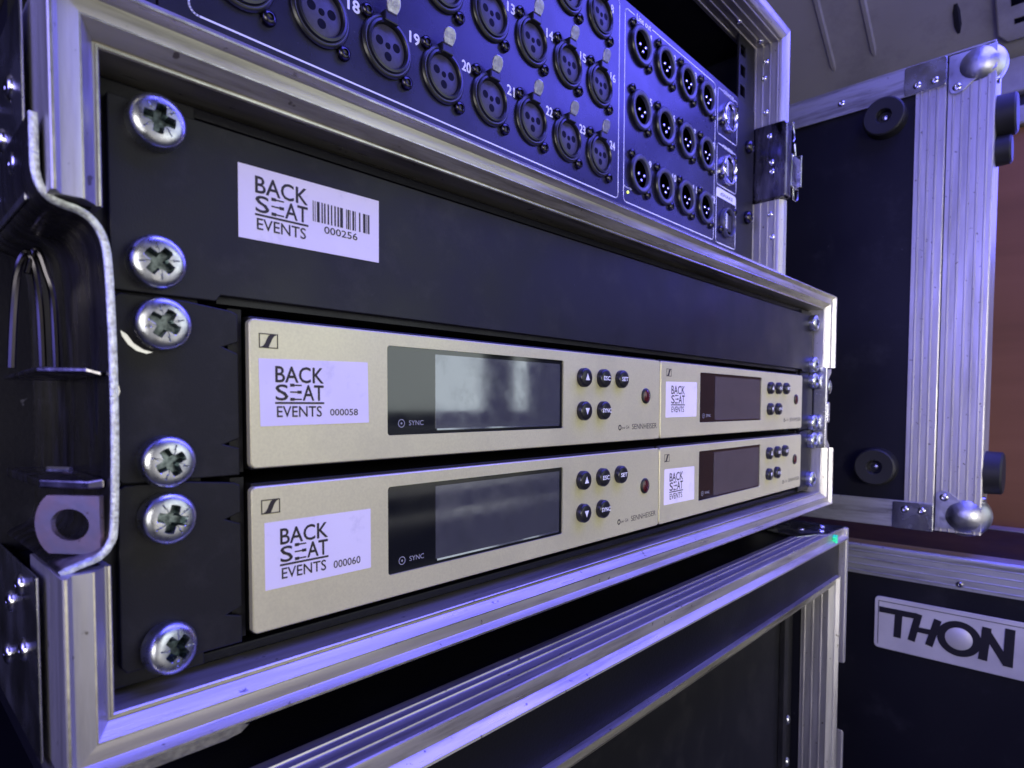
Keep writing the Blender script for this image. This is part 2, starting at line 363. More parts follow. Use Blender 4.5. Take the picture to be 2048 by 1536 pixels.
# recessed latch dish on the left side: folded sheet, cut edge facing the camera
curve = [(-15.2,-12), (-15.2,-21), (-14.9,-24.5), (-13.9,-27.2), (-12.1,-28.9), (-9.7,-29.7), (-7.4,-30.2), (-5.3,-31.6), (-3.7,-34.4), (-2.9,-39), (-2.5,-50),
         (-2.3,-65), (-2.4,-80), (-2.9,-96), (-3.7,-99.6), (-5.6,-101.8), (-9.0,-102.9), (-11.4,-103.8), (-12.4,-104.5)]
def smooth_curve(pts, n=4):
    out = []
    for i in range(len(pts)-1):
        p0 = pts[max(0, i-1)]; p1 = pts[i]; p2 = pts[i+1]; p3 = pts[min(len(pts)-1, i+2)]
        for k in range(n):
            t = k/n
            out.append(tuple(0.5*((2*p1[j])+(-p0[j]+p2[j])*t+(2*p0[j]-5*p1[j]+4*p2[j]-p3[j])*t*t+(-p0[j]+3*p1[j]-3*p2[j]+p3[j])*t**3) for j in (0, 1)))
    return out+[pts[-1]]
def dish(mirror, parent, Y0, zoff=0.0, xr=None):
    cv = smooth_curve(curve); n = len(cv); th = 1.45
    def offs(i, d):
        a = cv[max(0, i-1)]; b = cv[min(n-1, i+1)]; tx, tz = b[0]-a[0], b[1]-a[1]; l = math.hypot(tx, tz)
        return (cv[i][0]+d*tz/l, cv[i][1]-d*tx/l)
    X = (lambda x: x) if not mirror else (lambda x: xr-x)
    shell = MB(); rows = []
    for (y, k) in ((Y0, 0.0), (Y0+6, 0.0), (Y0+30, 0.02), (Y0+44, 0.12), (Y0+54, 0.3), (Y0+60, 0.34)):
        rows.append([(X(p[0]*(1-k)+(-14.4)*k), y, (p[1]+zoff)) for p in (offs(i, 0.0) for i in range(n))])
    rows2 = []
    for (y, k) in ((Y0, 0.0), (Y0+6, 0.0), (Y0+30, 0.02)):
        rows2.append([(X(q[0]*(1-k)+(-14.4)*k), y, q[1]+zoff) for q in (offs(i, -th) for i in range(n))])
    shell.rings(rows, close=False); shell.rings(rows2, close=False)
    d = shell.build('latch_dish', M['dark_steel'], parent, smooth=True, angle=60)
    e = MB(); A = [(X(q[0]), Y0-0.02, q[1]+zoff) for q in (offs(i, 0.0) for i in range(n))]; B = [(X(q[0]), Y0-0.02, q[1]+zoff) for q in (offs(i, -th) for i in range(n))]
    C_ = [(X(q[0]), Y0+0.5, q[1]+zoff) for q in (offs(i, 0.1) for i in range(n))]
    e.rings([C_, A, B], close=False)
    PLOC[d.name] = PLOC[parent.name]
    e.build('cut_edge', M['edge'], d, smooth=True, angle=80)
    return d, X
SPRINGS = [[(-14.2, -61), (-13.3, -45.8), (-12.3, -37.3), (-10.7, -32.9), (-9.3, -35.6), (-8.3, -45.2), (-8.0, -61)], [(-10.6, -38), (-8.7, -31.9), (-7.0, -36.5), (-5.6, -43.6), (-5.2, -61)]]
d1, X1 = dish(False, case, -8.0)
# folds and mechanism inside the dish
mb = MB(); mb.rings([[(-2.9, -4, -62.5), (-2.9, 34, -62.5), (-14.0, 40, -62.5), (-12.5, 8, -61.4), (-5.5, -2.5, -61.6)],
                     [(-2.9, -4, -63.6), (-2.9, 34, -63.6), (-14.0, 40, -63.6), (-12.5, 8, -62.6), (-5.5, -2.5, -62.8)]], cap0=True, cap1=True)
mb.build('dish_fold', M['dark_steel'], d1, bevel=0.3)
mb = MB(); mb.rings([[(-2.9, -4, -86.0), (-2.9, 34, -86.0), (-14.0, 40, -86.0), (-12.5, 8, -86.4), (-5.5, -2.0, -86.6)],
                     [(-2.9, -4, -88.2), (-2.9, 34, -88.2), (-14.0, 40, -88.2), (-12.5, 8, -88.4), (-5.5, -2.0, -88.4)]], cap0=True, cap1=True)
mb.build('dish_fold', M['dark_steel'], d1, bevel=0.4)
for pts in SPRINGS:
    mb = MB(); mb.tube([(x, 27, z) for x, z in smooth_curve(pts, 6)], 0.85); mb.build('latch_loop', M['black_screw'], d1, smooth=True)
# keeper plate with the oval hole
def keeper():
    # plate local: u along (from right edge to rounded left end), v vertical
    o = Vector((-3.4, -5.0, -96.0)); U = Vector((-0.80, 1.05, 0)).normalized(); Nn = Vector((-U.y, U.x, 0)).normalized()
    if Nn.y > 0: Nn = -Nn
    L_, Hh = 15.5, 6.4; outer = []; inner = []; n = 40
    for k in range(n):
        a = 2*math.pi*k/n; c_, s_ = math.cos(a), math.sin(a)
        # outer: square right end, rounded left end
        if c_ < 0: ou, ov = 1.0+(-c_)*0, 0
        den = max(abs(c_), abs(s_))
        if c_ <= 0: ou, ov = 7.75+7.75*(c_/den if False else c_), Hh*max(-1, min(1, s_*1.25))
        else: ou, ov = 7.75+7.75*min(1, c_*1.6), Hh*max(-1, min(1, s_*1.6))
        outer.append((15.5-ou, ov)); inner.append((15.5-(8.4+4.6*c_), 3.5*s_))
    def P(q, t): return tuple(o+U*q[0]+Vector((0, 0, q[1]))+Nn*t)
    mb = MB()
    mb.rings([[P(q, 0) for q in outer], [P(q, 1.3) for q in outer], [P(q, 1.3) for q in inner], [P(q, 0) for q in inner], [P(q, 0) for q in outer]])
    return mb
keeper().build('keeper_plate', M['copper_steel'], d1, smooth=True, angle=30)
mb = MB(); mb.box(-14.4, -2.0, 50.5, 52, -110, -18); mb.build('dish_back', M['ply'], d1)
mb = MB(); mb.tube([(-8, 1, -84.2), (-11.5, 4.5, -84.0)], 0.8); mb.build('pivot_pin', M['chrome'], d1, smooth=True)
# flat side flange with rivets left of the dish
mb = MB(); mb.box(-14.7, -14.15, 2, 62, -27, 15.5); mb.build('side_plate', M['steel'], case, bevel=0.3)
mb = MB(); mb.box(-14.7, -14.15, 2, 62, -148, -107); mb.build('side_plate', M['steel'], case, bevel=0.3)
for y_, z_ in ((14, 0), (26, -8), (12, -17), (36, -20), (46, 6), (20, -112), (34, -119), (18, -127), (40, -134)):
    rivet(case, (-14.7, y_, z_), 'x', 2.8)
# corner brace below the bottom edge
mb = MB(); mb.prism([(-13.5, -148.4), (20, -148.4), (23.5, -148.7), (25.6, -149.6), (23.6, -151.0), (20, -151.5), (-13.5, -151.5)], -10.4, 14); mb.build('corner_brace', M['tab'], case, smooth=True, angle=40)
# right latch plate (seen between the two right-hand profile pieces)
mb = MB(); mb.prism([(485.6, -39.5), (488.5, -41.5), (497, -40), (497.4, -44), (489.5, -50), (489.5, -96), (496.5, -101), (496.5, -103), (488, -102.5), (485.6, -103)], -9.5, 22)
mb.build('latch_dish', M['steel'], case, bevel=0.4)
mb = MB(); mb.prism(rrect(489.4, 493.8, -83, -67, 1.0), -10, -4); mb.build('latch_tongue', M['steel'], case, bevel=0.3)
mb = MB(); mb.lathe([(3.6, 0), (3.6, 1.2), (2, 2.0), (0.001, 2.0)], (493.5, -8.6, -55), 'y', 20, sz=1.5); mb.build('latch_rivet', M['steel'], case, smooth=True)
for xx in (30, 456):
    mb = MB(); mb.lathe([(18, -147), (18, -163.5), (15, -165.0), (0.001, -165.0)], (xx, 34, 0), 'z', 28); mb.build('rubber_foot', M['rubber'], case, smooth=True)

# ================================================================== BLANK PANEL
bp = thing('blank_rack_panel', 'plain black one-unit blank panel with a barcode sticker, above the silver receivers', 'rack panel', (241, 0, -43.6))
mb = MB(); pts = [(0.3, -43.6), (23.4, -43.6), (24.6, -42.0), (458.0, -42.0), (459.2, -43.6), (482.3, -43.6), (482.3, 0), (0.3, 0)]
mb.prism(pts, 0, 2.4); mb.build('panel_plate', M['panel'], bp, bevel=0.25)
mb = MB(); mb.box(24.5, 458, 2.6, 16, -43.8, -41.0); mb.build('panel_fold', M['panel'], bp)
rots = [8, 38, 52, 12, 30, 62, 15, 50, 80, 33, 5, 70]
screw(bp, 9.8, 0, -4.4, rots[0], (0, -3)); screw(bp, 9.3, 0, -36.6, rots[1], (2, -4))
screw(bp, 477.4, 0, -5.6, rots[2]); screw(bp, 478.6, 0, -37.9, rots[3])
stk = MB(); stk.prism([(29.3, -26.4), (72.7, -25.9), (72.8, -7.1), (29.4, -7.4)], -0.16, 0.05); stk = stk.build('sticker', M['sticker'], bp, label='white asset sticker with BACK SEAT EVENTS lettering, barcode and number 000256')
PLOC[stk.name] = PLOC[bp.name]
mb = MB(); backseat(mb, 33.9, 48.8, -9.6, -0.20); mb.build('printed_lettering', M['ink'], stk)
mb = MB(); x = 50.4; rnd = random.Random(3)
wid = [0.25, 0.2, 0.8, 0.4, 0.45, 0.45, 0.4, 0.45, 0.5, 0.9, 0.25, 0.5, 0.25, 0.6, 0.25, 0.45, 0.85, 0.25, 0.5]
gap = [0.35, 0.45, 0.55, 0.4, 0.6, 0.6, 0.65, 0.5, 0.35, 1.0, 0.25, 0.2, 0.6, 0.25, 1.1, 0.9, 0.3, 0.25, 0]
tot = sum(wid)+sum(gap); k = 18.9/tot
for a, g in zip(wid, gap):
    mb.box(x, x+a*k, -0.23, -0.2, -17.9, -12.2); x += (a+g)*k
mb.build('barcode', M['ink'], stk)
mb = MB(); text(mb, "000256", 54.0, 65.0, -20.6, -18.6, -0.2, bold=0.03); mb.build('printed_number', M['ink'], stk)

# ================================================================== RECEIVERS
def logo(mb, x0, x1, z0, z1, y):
    t = 0.28
    mb.box(x0, x1, y-0.04, y, z1-t, z1); mb.box(x0, x1, y-0.04, y, z0, z0+t)
    mb.box(x0, x0+t, y-0.04, y, z0+t, z1-t); mb.box(x1-t, x1, y-0.04, y, z0+t, z1-t)
    w_ = x1-x0; h_ = z1-z0
    P = lambda u, v: (x0+u*w_, z0+v*h_)
    L_ = [P(0.06, 0.06)]; 
    lower = [(0.22, 0.16), (0.32, 0.36), (0.42, 0.66), (0.50, 0.86), (0.60, 0.94)]
    upper = [(0.94, 0.94), (0.80, 0.84), (0.70, 0.66), (0.60, 0.36), (0.50, 0.06)]
    pts = [P(0.06, 0.06)]+[P(*q) for q in lower]+[P(*q) for q in upper]
    mb.add([(a, y-0.045, b) for a, b in pts], [tuple(range(len(pts)))])
def arrow(mb, x, z, y, up, r=1.35):
    s_ = 1 if up else -1
    mb.prism([(x-r*0.85, z-s_*r*0.7), (x+r*0.85, z-s_*r*0.7), (x, z+s_*r*1.0)], y-0.05, y)
def receiver(x0, x1, ztop, label, ear_side, number, stk_poly, stk_logo, numpos, rr, gx):
    YF = -1.6
    zb = ztop-39.3
    r = thing('wireless_receiver', label, 'receiver', ((x0+x1)/2, 0, zb), group='wireless receivers in the rack')
    px = lambda u: x0+u                                   # u measured from the faceplate's left edge
    # face plate with the window cut out
    dx0, dx1, dz0, dz1 = px(43.6), px(132.4), zb+7.2, zb+35.4-0.1
    o = rrect(x0, x1, zb, ztop, 1.5, 5); i = rrect(dx0, dx1, dz0, dz1, 1.0, 5)
    mb = MB()
    f = lambda P, y: [(a, y, b) for a, b in P]
    o2 = rrect(x0+0.3, x1-0.3, zb+0.3, ztop-0.3, 1.2, 5)
    mb.rings([f(o, YF+2.2), f(o, YF+0.25), f(o2, YF), f(i, YF), f(i, YF+1.4)])
    fp = mb.build('faceplate', M['face'], r, smooth=True, angle=30); PLOC[fp.name] = PLOC[r.name]
    mb = MB(); mb.box(x0+0.9, x1-0.9, YF+2.25, 215, zb-0.6, ztop+0.9); mb.build('chassis', M['ear'], r, bevel=0.4)
    # display
    mb = MB(); mb.prism(rrect(dx0+0.05, dx1-0.05, dz0+0.05, dz1-0.05, 0.95), YF+0.45, YF+1.3); g = mb.build('display_window', M['glass'], r); PLOC[g.name] = PLOC[r.name]
    mb = MB(); mb.prism(rrect(px(63.4), px(130.4), zb+8.8, zb+33.7, 0.15, 1), YF+0.38, YF+0.44); mb.build('display', M['lcd'], g)
    mb = MB(); mb.rings([[(px(64.0), YF+0.36, zb+8.9), (px(130.0), YF+0.36, zb+8.9)], [(px(64.0), YF+0.22, zb+8.3), (px(130.0), YF+0.22, zb+8.3)]], close=False); mb.build('display_chamfer', M['lcd'], g)
    mb = MB(); text(mb, "SYNC", px(52.3), px(58.3), zb+10.2, zb+11.8, YF+0.42)
    cx_, cz_ = px(49.3), zb+10.9
    mb.rings([[(cx_+q*math.cos(2*math.pi*k/24), YF+0.42, cz_+q*math.sin(2*math.pi*k/24)) for k in range(24)] for q in (1.35, 1.1)])
    mb.rings([[(cx_+q*math.cos(2*math.pi*k/10), YF+0.42, cz_+q*math.sin(2*math.pi*k/10)) for k in range(10)] for q in (0.35, 0.02)])
    mb.build('printed_sync_mark', M['greyprint'], g)
    # buttons
    def button(u, v, mark):
        c = (px(u), YF, zb+v); mb = MB()
        mb.lathe([(4.1, -0.6), (4.1, 1.9), (3.7, 2.5), (3.0, 2.7), (0.001, 2.75)], c, 'y', 28)
        b = mb.build('button', M['plastic'], r, smooth=True, angle=50); PLOC[b.name] = PLOC[r.name]
        mb = MB()
        if mark in ('up', 'down'): arrow(mb, c[0], c[2], YF-2.75, mark == 'up', 1.7)
        else:
            hw = 0.85*len(mark)
            text(mb, mark, c[0]-hw, c[0]+hw, c[2]-0.9, c[2]+0.9, YF-2.8, bold=0.08)
        mb.build('button_mark', M['white'], b)
    button(145.6, 28.7, 'up'); button(160.2, 28.8, 'ESC'); button(174.8, 28.9, 'SET'); button(145.7, 14.4, 'down'); button(160.4, 14.5, 'SYNC')
    mb = MB(); mb.lathe([(3.8, -0.4), (3.8, 0.5), (3.3, 0.9), (2.9, 0.9), (2.8, 0.5)], (px(197.5), YF, zb+21.4), 'y', 24); pb = mb.build('power_button', M['plastic'], r, smooth=True, angle=50); PLOC[pb.name] = PLOC[r.name]
    mb = MB(); mb.lathe([(3.0, 0.6), (2.9, 0.85), (2.0, 1.25), (0.001, 1.35)], (px(197.5), YF, zb+21.4), 'y', 20); mb.build('red_lens', M['redglass'], pb, smooth=True)
    # print
    mb = MB()
    lz = ztop-3.6
    logo(mb, px(2.6)+gx, px(7.9)+gx, lz-3.9-rr, lz-rr, YF-0.03)
    mb.build('printed_emblem', M['ink'], fp); mb = MB()
    text(mb, "SENNHEISER", px(185.5), px(208.6), zb+5.3, zb+7.9, YF-0.03)
    mb.rings([[(px(175.0)+q*math.cos(2*math.pi*k/16), YF-0.03, zb+6.4+q*math.sin(2*math.pi*k/16)) for k in range(16)] for q in (1.35, 0.7)])
    text(mb, "ew G4", px(176.6), px(183.0), zb+5.6, zb+7.2, YF-0.035)
    mb.build('printed_name', M['ink'], fp)
    # sticker (square code on it left blank)
    mb = MB(); mb.prism(stk_poly, YF-0.14, YF-0.01); s_ = mb.build('sticker', M['sticker'], r, label='white asset sticker with BACK SEAT EVENTS lettering'); PLOC[s_.name] = PLOC[r.name]
    mb = MB(); backseat(mb, *stk_logo[:3], YF-0.17, stk_logo[3]); mb.build('printed_lettering', M['ink'], s_)
    if number:
        mb = MB(); text(mb, number, *numpos, YF-0.17, bold=0.02); mb.build('printed_number', M['ink'], s_)
    # rack ear
    mir = ear_side > 0
    ex = (lambda x: x) if not mir else (lambda x: 483.4-x)
    zt, z_b = ztop+3.0, ztop+3.0-43.9
    pts = [(0.6, z_b+1.5), (1.6, z_b), (28.8, z_b), (28.8, z_b+7.0), (24.9, z_b+8.2), (28.8, z_b+9.6), (28.8, zt-12.4), (25.0, zt-10.8), (28.8, zt-9.4), (28.8, zt-2.2), (27.0, zt-1.4), (16, zt-0.2), (2, zt), (0.6, zt-1)]
    mb = MB(); mb.prism([(ex(a), b) for a, b in pts], 0, 2.5); e = mb.build('rack_ear', M['ear'], r, bevel=0.3); PLOC[e.name] = PLOC[r.name]
    mb = MB(); a_, b_ = sorted((ex(27.2), ex(30.8))); mb.box(a_, b_, 2.6, 60, z_b+0.5, zt-0.5); mb.build('ear_bracket', M['ear'], e)
    return r, e
stk = [(33.4, -57.5), (33.7, -75.5), (67.6, -75.1), (67.3, -56.9)]
r1, e1 = receiver(31.0, 242.4, -47.2, 'silver receiver with sticker 000058, upper left of the four in the rack', -1, "000058", stk, (38.0, 52.3, -59.3, 0.99), (54.4, 63.7, -72.8, -70.9), 0, 0)
stk = [(34.4, -101.4), (34.4, -119.7), (68.0, -119.7), (68.0, -101.5)]
r2, e2 = receiver(31.0, 242.4, -91.5, 'silver receiver with sticker 000060, lower left of the four in the rack', -1, "000060", stk, (38.8, 53.2, -103.5, 1.0), (55.1, 64.2, -117.5, -115.3), 0, 0)
stk = [(248.5, -57.5), (248.5, -76.0), (282.5, -75.8), (282.7, -57.0)]
r3, e3 = receiver(243.2, 454.4, -47.2, 'silver receiver with the brownish display, upper right of the four in the rack', 1, "", stk, (254.0, 268.5, -59.4, 1.0), None, 0, 3.0)
stk = [(248.0, -102.8), (247.8, -121.4), (281.4, -121.8), (281.0, -103.4)]
r4, e4 = receiver(243.2, 454.4, -91.5, 'silver receiver with the bluish display, lower right of the four in the rack', 1, "", stk, (253.4, 267.9, -105.2, 1.0), None, 0, 2.0)
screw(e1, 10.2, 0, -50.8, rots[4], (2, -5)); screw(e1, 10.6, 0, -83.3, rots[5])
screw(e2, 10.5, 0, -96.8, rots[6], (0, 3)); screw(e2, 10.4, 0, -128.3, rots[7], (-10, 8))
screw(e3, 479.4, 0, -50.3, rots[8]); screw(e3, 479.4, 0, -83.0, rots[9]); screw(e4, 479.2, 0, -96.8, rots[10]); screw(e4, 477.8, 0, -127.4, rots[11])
mb = MB(); mb.prism([(1.9, -52.8), (2.2, -54.0), (3.4, -55.9), (5.2, -57.3), (7.2, -57.8), (8.6, -57.4), (6.6, -56.9), (4.6, -55.6), (3.2, -53.6)], -0.04, 0.02); mb.build('bare_metal_scuff', M['faceedge'], r1)
mb = MB(); mb.prism([(0.75, -65.2), (1.3, -65.4), (1.5, -66.8), (1.2, -67.8), (0.7, -67.3)], -0.3, 0.02); mb.build('bare_metal_scuff', M['faceedge'], r1)
for o_ in list(bpy.data.objects):                        # keep three levels: screws of the ears belong to the receiver
    if o_.name.startswith(('screw', 'washer', 'ear_bracket')) and o_.parent and o_.parent.name.startswith('rack_ear'):
        o_.parent = o_.parent.parent

# ================================================================== UPPER RACK CASE + STAGE BOX
def cross_open(inner=30, T=10.5, n=5):
    c = [(1.0, -inner), (0.55, -inner)]
    y = -inner+2.5
    while y < -3:
        c += [(0.55, y-0.9), (0.0, y-0.5), (0.0, y+0.5), (0.55, y+0.9)]; y += 6.0
    c += [(0.55, -1.0), (0.8, -0.1), (1.6, 0.6), (3.6, 2.3), (4.2, 2.6), (7.8, 2.6), (9.3, 3.0), (T, 2.6), (T+0.5, 1.8), (T+0.5, -30), (T-0.6, -30), (T-0.6, -2), (1.8, -2), (1.8, -inner)]
    return c
R2 = (-2.6, 486.6, 41.6, 226.2); Y2 = 30.0
up = thing('rack_case', 'taller black rack case with silver edging on top of the stack, holding the stage box', 'flight case', (242, 30, 20))
C2 = cross_open()
frame_member('top', C2, R2, Y2).build('frame_profile', M['alu_x'], up, smooth=True, angle=20)
frame_member('bottom', C2, R2, Y2).build('frame_profile', M['alu_x'], up, smooth=True, angle=20)
frame_member('left', C2, R2, Y2).build('frame_profile', M['alu_z'], up, smooth=True, angle=20)
frame_member('right', C2, R2, Y2, b=99.0).build('frame_profile', M['alu_z'], up, smooth=True, angle=20)
frame_member('right', C2, R2, Y2, a=161.0).build('frame_profile', M['alu_z'], up, smooth=True, angle=20)
mb = MB(); mb.box(488.5, 496, 33, 440, 21, 235.5); mb.build('side_panel', M['ply'], up)
mb = MB(); mb.box(-12, -4.5, 33, 440, 21, 235.5); mb.build('side_panel', M['ply'], up)
mb = MB(); mb.box(-4.4, 488.4, 33, 440, 228.1, 235.5); mb.build('top_panel', M['ply'], up)
mb = MB(); mb.box(-4.4, 488.4, 33, 440, 32, 39.7); mb.build('bottom_panel', M['ply'], up)
mb = MB(); mb.box(-4.4, 488.4, 440, 447, 32, 235.5); mb.build('back_panel', M['ply'], up)
# perforated rack strip on the right and left
for xa, xb in ((455.0, 485.0), (-1.5, 26)):
    o = MB(); zc = 226; strips = []
    o.box(xa, xa+3.0, 51.6, 53.4, 42, 226); o.box(xa+12.5, xb, 51.6, 53.4, 42, 226)
    z = 45.0
    while z < 222: o.box(xa+3.0, xa+12.5, 51.6, 53.4, z, z+7.5); z += 15.875
    o.build('rack_rail', M['ear'], up, bevel=0.2)
# interior latch box on the right wall
ld = MB(); ld.prismx([(24, 100.5), (24, 159), (27, 160.5), (50, 160.5), (51, 158), (51, 102), (49, 99.5), (26, 99.5)], 484.2, 496.0)
ldo = ld.build('latch_dish', M['dark_steel'], up, bevel=1.2); PLOC[ldo.name] = PLOC[up.name]
for y_, z_ in ((38, 150.5), (36, 129), (35.5, 121.5)): rivet(ldo, (484.2, y_, z_), 'x', 2.5)
mb = MB(); mb.prism([(497.5, 111.0), (516.0, 111.0), (516.0, 137.5), (499, 137.5)], 24.5, 26.5); t = mb.build('latch_tongue', M['steel'], ldo, bevel=0.5)
mb = MB(); mb.box(515.0, 517.2, 22.5, 28, 114, 140); mb.build('latch_lip', M['chrome'], ldo, bevel=0.4)
mb = MB(); mb.tube([(503, 25, 111), (503.4, 25, 105), (506, 25, 101.4), (510, 25, 101), (513.5, 25, 103.5), (514.8, 25, 110)], 0.9); mb.build('latch_ring', M['steel'], ldo, smooth=True)
mb = MB(); mb.tube([(498, 24, 162), (498.2, 24, 157), (501.0, 24, 154), (501.5, 24, 149.5), (499.0, 24, 147), (502.5, 24, 146), (503.5, 24, 141), (505, 24, 137)], 0.6); mb.build('latch_spring', M['chrome'], ldo, smooth=True)
for y_, z_ in ((37, 88), (35, 69), (42, 172), (44, 200), (42.5, 213)): rivet(up, (486.6+0.2, y_, z_), 'x', 2.3)
for x_, y_ in ((478, 44), (440, 46)): rivet(up, (x_, y_, 226.2), '-z', 2.3)
for xx in (30, 452):
    mb = MB(); mb.lathe([(16, 14.4), (16, 21)], (xx, 90, 0), 'z', 24); mb.build('rubber_foot', M['rubber'], up, smooth=True)

YP = 49.0
sb = thing('stage_box', 'dark violet stage box panel full of round numbered sockets, in the upper case', 'stage box', (242, 49, 43))
mb = MB(); mb.prism(rrect(27, 448.5, 44, 173.0, 0.6, 2), YP, YP+6); pan = mb.build('front_panel', M['stagebox'], sb, bevel=0.3); PLOC[pan.name] = PLOC[sb.name]
mb = MB(); mb.box(35, 446, YP+6.1, 300, 45, 172); mb.build('chassis', M['stagebox'], sb)
for mir in (0, 1):
    xs = (448.6, 482.3) if not mir else (0.3, 26.9)
    mb = MB(); mb.box(xs[0], xs[1], YP+0.6, YP+2.6, 44, 173); mb.build('rack_ear', M['ear'], sb, bevel=0.3)
def connector_screw(x, z, parent):
    mb = MB(); c = (x, YP, z)
    mb.lathe([(2.75, 0), (2.75, 1.2), (2.3, 2.0), (1.3, 2.25), (1.15, 1.5), (0.001, 1.4)], c, 'y', 14)
    return mb.build('flange_screw', M['black_screw'], parent, smooth=True, angle=50)
def bar_ring(mb, x, z, y, q0, q1, n=32):
    mb.rings([[(x+q*math.cos(2*math.pi*k/n), y, z+q*math.sin(2*math.pi*k/n)) for k in range(n)] for q in (q0, q1)])
def female(x, z):
    mb = MB(); c = (x, YP, z)
    mb.lathe([(12.0, 0), (12.0, 0.9), (11.3, 1.6), (10.9, 1.7), (10.2, 1.7), (9.9, 2.6), (9.0, 2.8), (8.55, 2.3), (8.4, 0.4)], c, 'y', 36)
    s = mb.build('input_socket', M['plastic'], sb, smooth=True, angle=35); PLOC[s.name] = PLOC[sb.name]
    mb = MB(); mb.lathe([(10.95, 1.72), (10.9, 1.86), (10.55, 1.86), (10.5, 1.72)], c, 'y', 36, cap=False); mb.build('socket_rim', M['malering'], s, smooth=True)
    mb = MB(); mb.lathe([(8.3, 0.9), (7.6, 1.2), (0.001, 1.2)], c, 'y', 30); mb.build('socket_insert', M['insert'], s, smooth=True, angle=30)
    mb = MB()
    for dx, dz in ((-4.1, 1.1), (4.1, 0.9), (0, -3.9)): mb.lathe([(1.8, 1.23), (0.001, 1.23)], (x+dx, YP, z+dz), 'y', 14, cap=False)
    mb.build('pin_holes', M['hole'], s)
    mb = MB(); mb.lathe([(1.3, 1.2), (1.2, 1.35), (0.001, 1.4)], (x, YP, z+0.3), 'y', 12); mb.build('key_boss', M['hole'], s, smooth=True)
    mb = MB(); mb.prism([(x-3.3, z+8.2), (x+3.3, z+8.2), (x+3.2, z+12.4), (x-3.2, z+12.4)], YP-4.0, YP+0.3); mb.build('tab_neck', M['plastic'], s, bevel=0.5)
    # metal push tab with PUSH stamped
    mb = MB(); R0 = []
    P = [(-2.2, 11.6), (2.2, 11.6), (3.0, 13.2), (3.4, 15.2), (3.0, 17.0), (1.8, 18.1), (0, 18.4), (-1.8, 18.1), (-3.0, 17.0), (-3.4, 15.2), (-3.0, 13.2)]
    fr = [(x+a, YP-4.4-0.30*(b-11.6), z+b) for a, b in P]; bk = [(x+a, YP-3.5-0.30*(b-11.6), z+b) for a, b in P]
    n = len(P); mb.add(fr+bk, [tuple(range(n)), tuple(range(2*n-1, n-1, -1))]+[(i, (i+1) % n, (i+1) % n+n, i+n) for i in range(n)])
    mb.build('push_tab', M['tab'], s, bevel=0.35)
    mt = MB(); vs, fs = text_mesh("PUSH")
    mt.add([(x-2.6+a*5.2, YP-4.48-0.30*(2.4+b*1.9), z+14.0+b*1.9) for a, b in vs], fs); mt.build('stamped_word', M['greyprint'], s)
    for dx, dz in ((-9.5, 10.2), (9.5, -10.6)): connector_screw(x+dx, z+dz, s)
    return s
def male(x, z):
    mb = MB(); c = (x, YP, z)
    mb.lathe([(12.0, 0), (12.0, 1.6), (11.5, 2.3), (10.9, 2.5)], c, 'y', 36, cap=False)
    s = mb.build('output_socket', M['plastic'], sb, smooth=True, angle=35); PLOC[s.name] = PLOC[sb.name]
    mb = MB(); mb.lathe([(10.9, 2.3), (10.8, 2.6), (9.0, 2.6), (8.5, 2.2), (8.4, 0.2)], c, 'y', 36, cap=False); mb.build('socket_rim', M['malering'], s, smooth=True, angle=40)
    mb = MB(); mb.lathe([(8.45, 0.15), (0.001, 0.15)], c, 'y', 30); mb.build('socket_well', M['hole'], s)
    for dx, dz in ((-3.2, -0.6), (3.2, -0.6), (0, -4.0)):
        mb = MB(); mb.lathe([(1.0, 0.1), (1.0, 1.9), (0.7, 2.3), (0.001, 2.4)], (x+dx, YP, z+dz), 'y', 10); mb.build('contact_pin', M['chrome'], s, smooth=True)
    for dx, dz in ((-9.5, 10.2), (9.5, -10.6)): connector_screw(x+dx, z+dz, s)
    return s
pr = MB()
def num(n, x, z, s=1.0):
    t = str(n); h = 4.5; w_ = (2.5*len(t) if t != '1' else 1.3)
    text(pr, t, x, x+w_*1.05, z-h/2, z+h/2, YP-0.05, bold=0.2)
colx = [259.4-29.57*(7-k) for k in range(8)]
rowz = [151.6, 112.8, 73.7]
for r_ in range(3):
    for k in range(8):
        n_ = r_*8+k+1
        female(colx[k], rowz[r_]); num(n_, colx[k]+11.8-(0.6 if k > 5 else 0), rowz[r_]+9.6)
outx = [303.0, 333.2, 363.2, 393.2]; outz = [152.6, 113.4, 74.4]
for r_ in range(3):
    for k in range(4):
        male(outx[k], outz[r_]); num(r_*4+k+1, outx[k]+12.0, outz[r_]+9.6)
def line_path(pts, t=0.7, closed=False):
    n = len(pts)
    for i in range(n if closed else n-1):
        a, b = pts[i], pts[(i+1) % n]; dx, dz = b[0]-a[0], b[1]-a[1]; l = math.hypot(dx, dz)
        if l < 1e-6: continue
        nx, nz = -dz/l*t/2, dx/l*t/2; ex, ez = dx/l*t*0.3, dz/l*t*0.3
        pr.add([(a[0]+nx-ex, YP-0.05, a[1]+nz-ez), (b[0]+nx+ex, YP-0.05, b[1]+nz+ez), (b[0]-nx+ex, YP-0.05, b[1]-nz+ez), (a[0]-nx-ex, YP-0.05, a[1]-nz-ez)], [(0, 1, 2, 3)])
line_path(rrect(36.0, 279.6, 54.0, 170.0, 3.0), closed=True)
rr_ = rrect(285.6, 408.4, 54.2, 168.6, 3.0)
line_path([(297, 168.6)]+rr_[6:]+rr_[:6][:6]+[(318, 168.6)] if False else [(296, 168.6)]+rr_[6:24]+rr_[0:6]+[(317, 168.6)])
text(pr, "Line out", 298.6, 315.2, 166.7, 170.5, YP-0.05, bold=0.16)
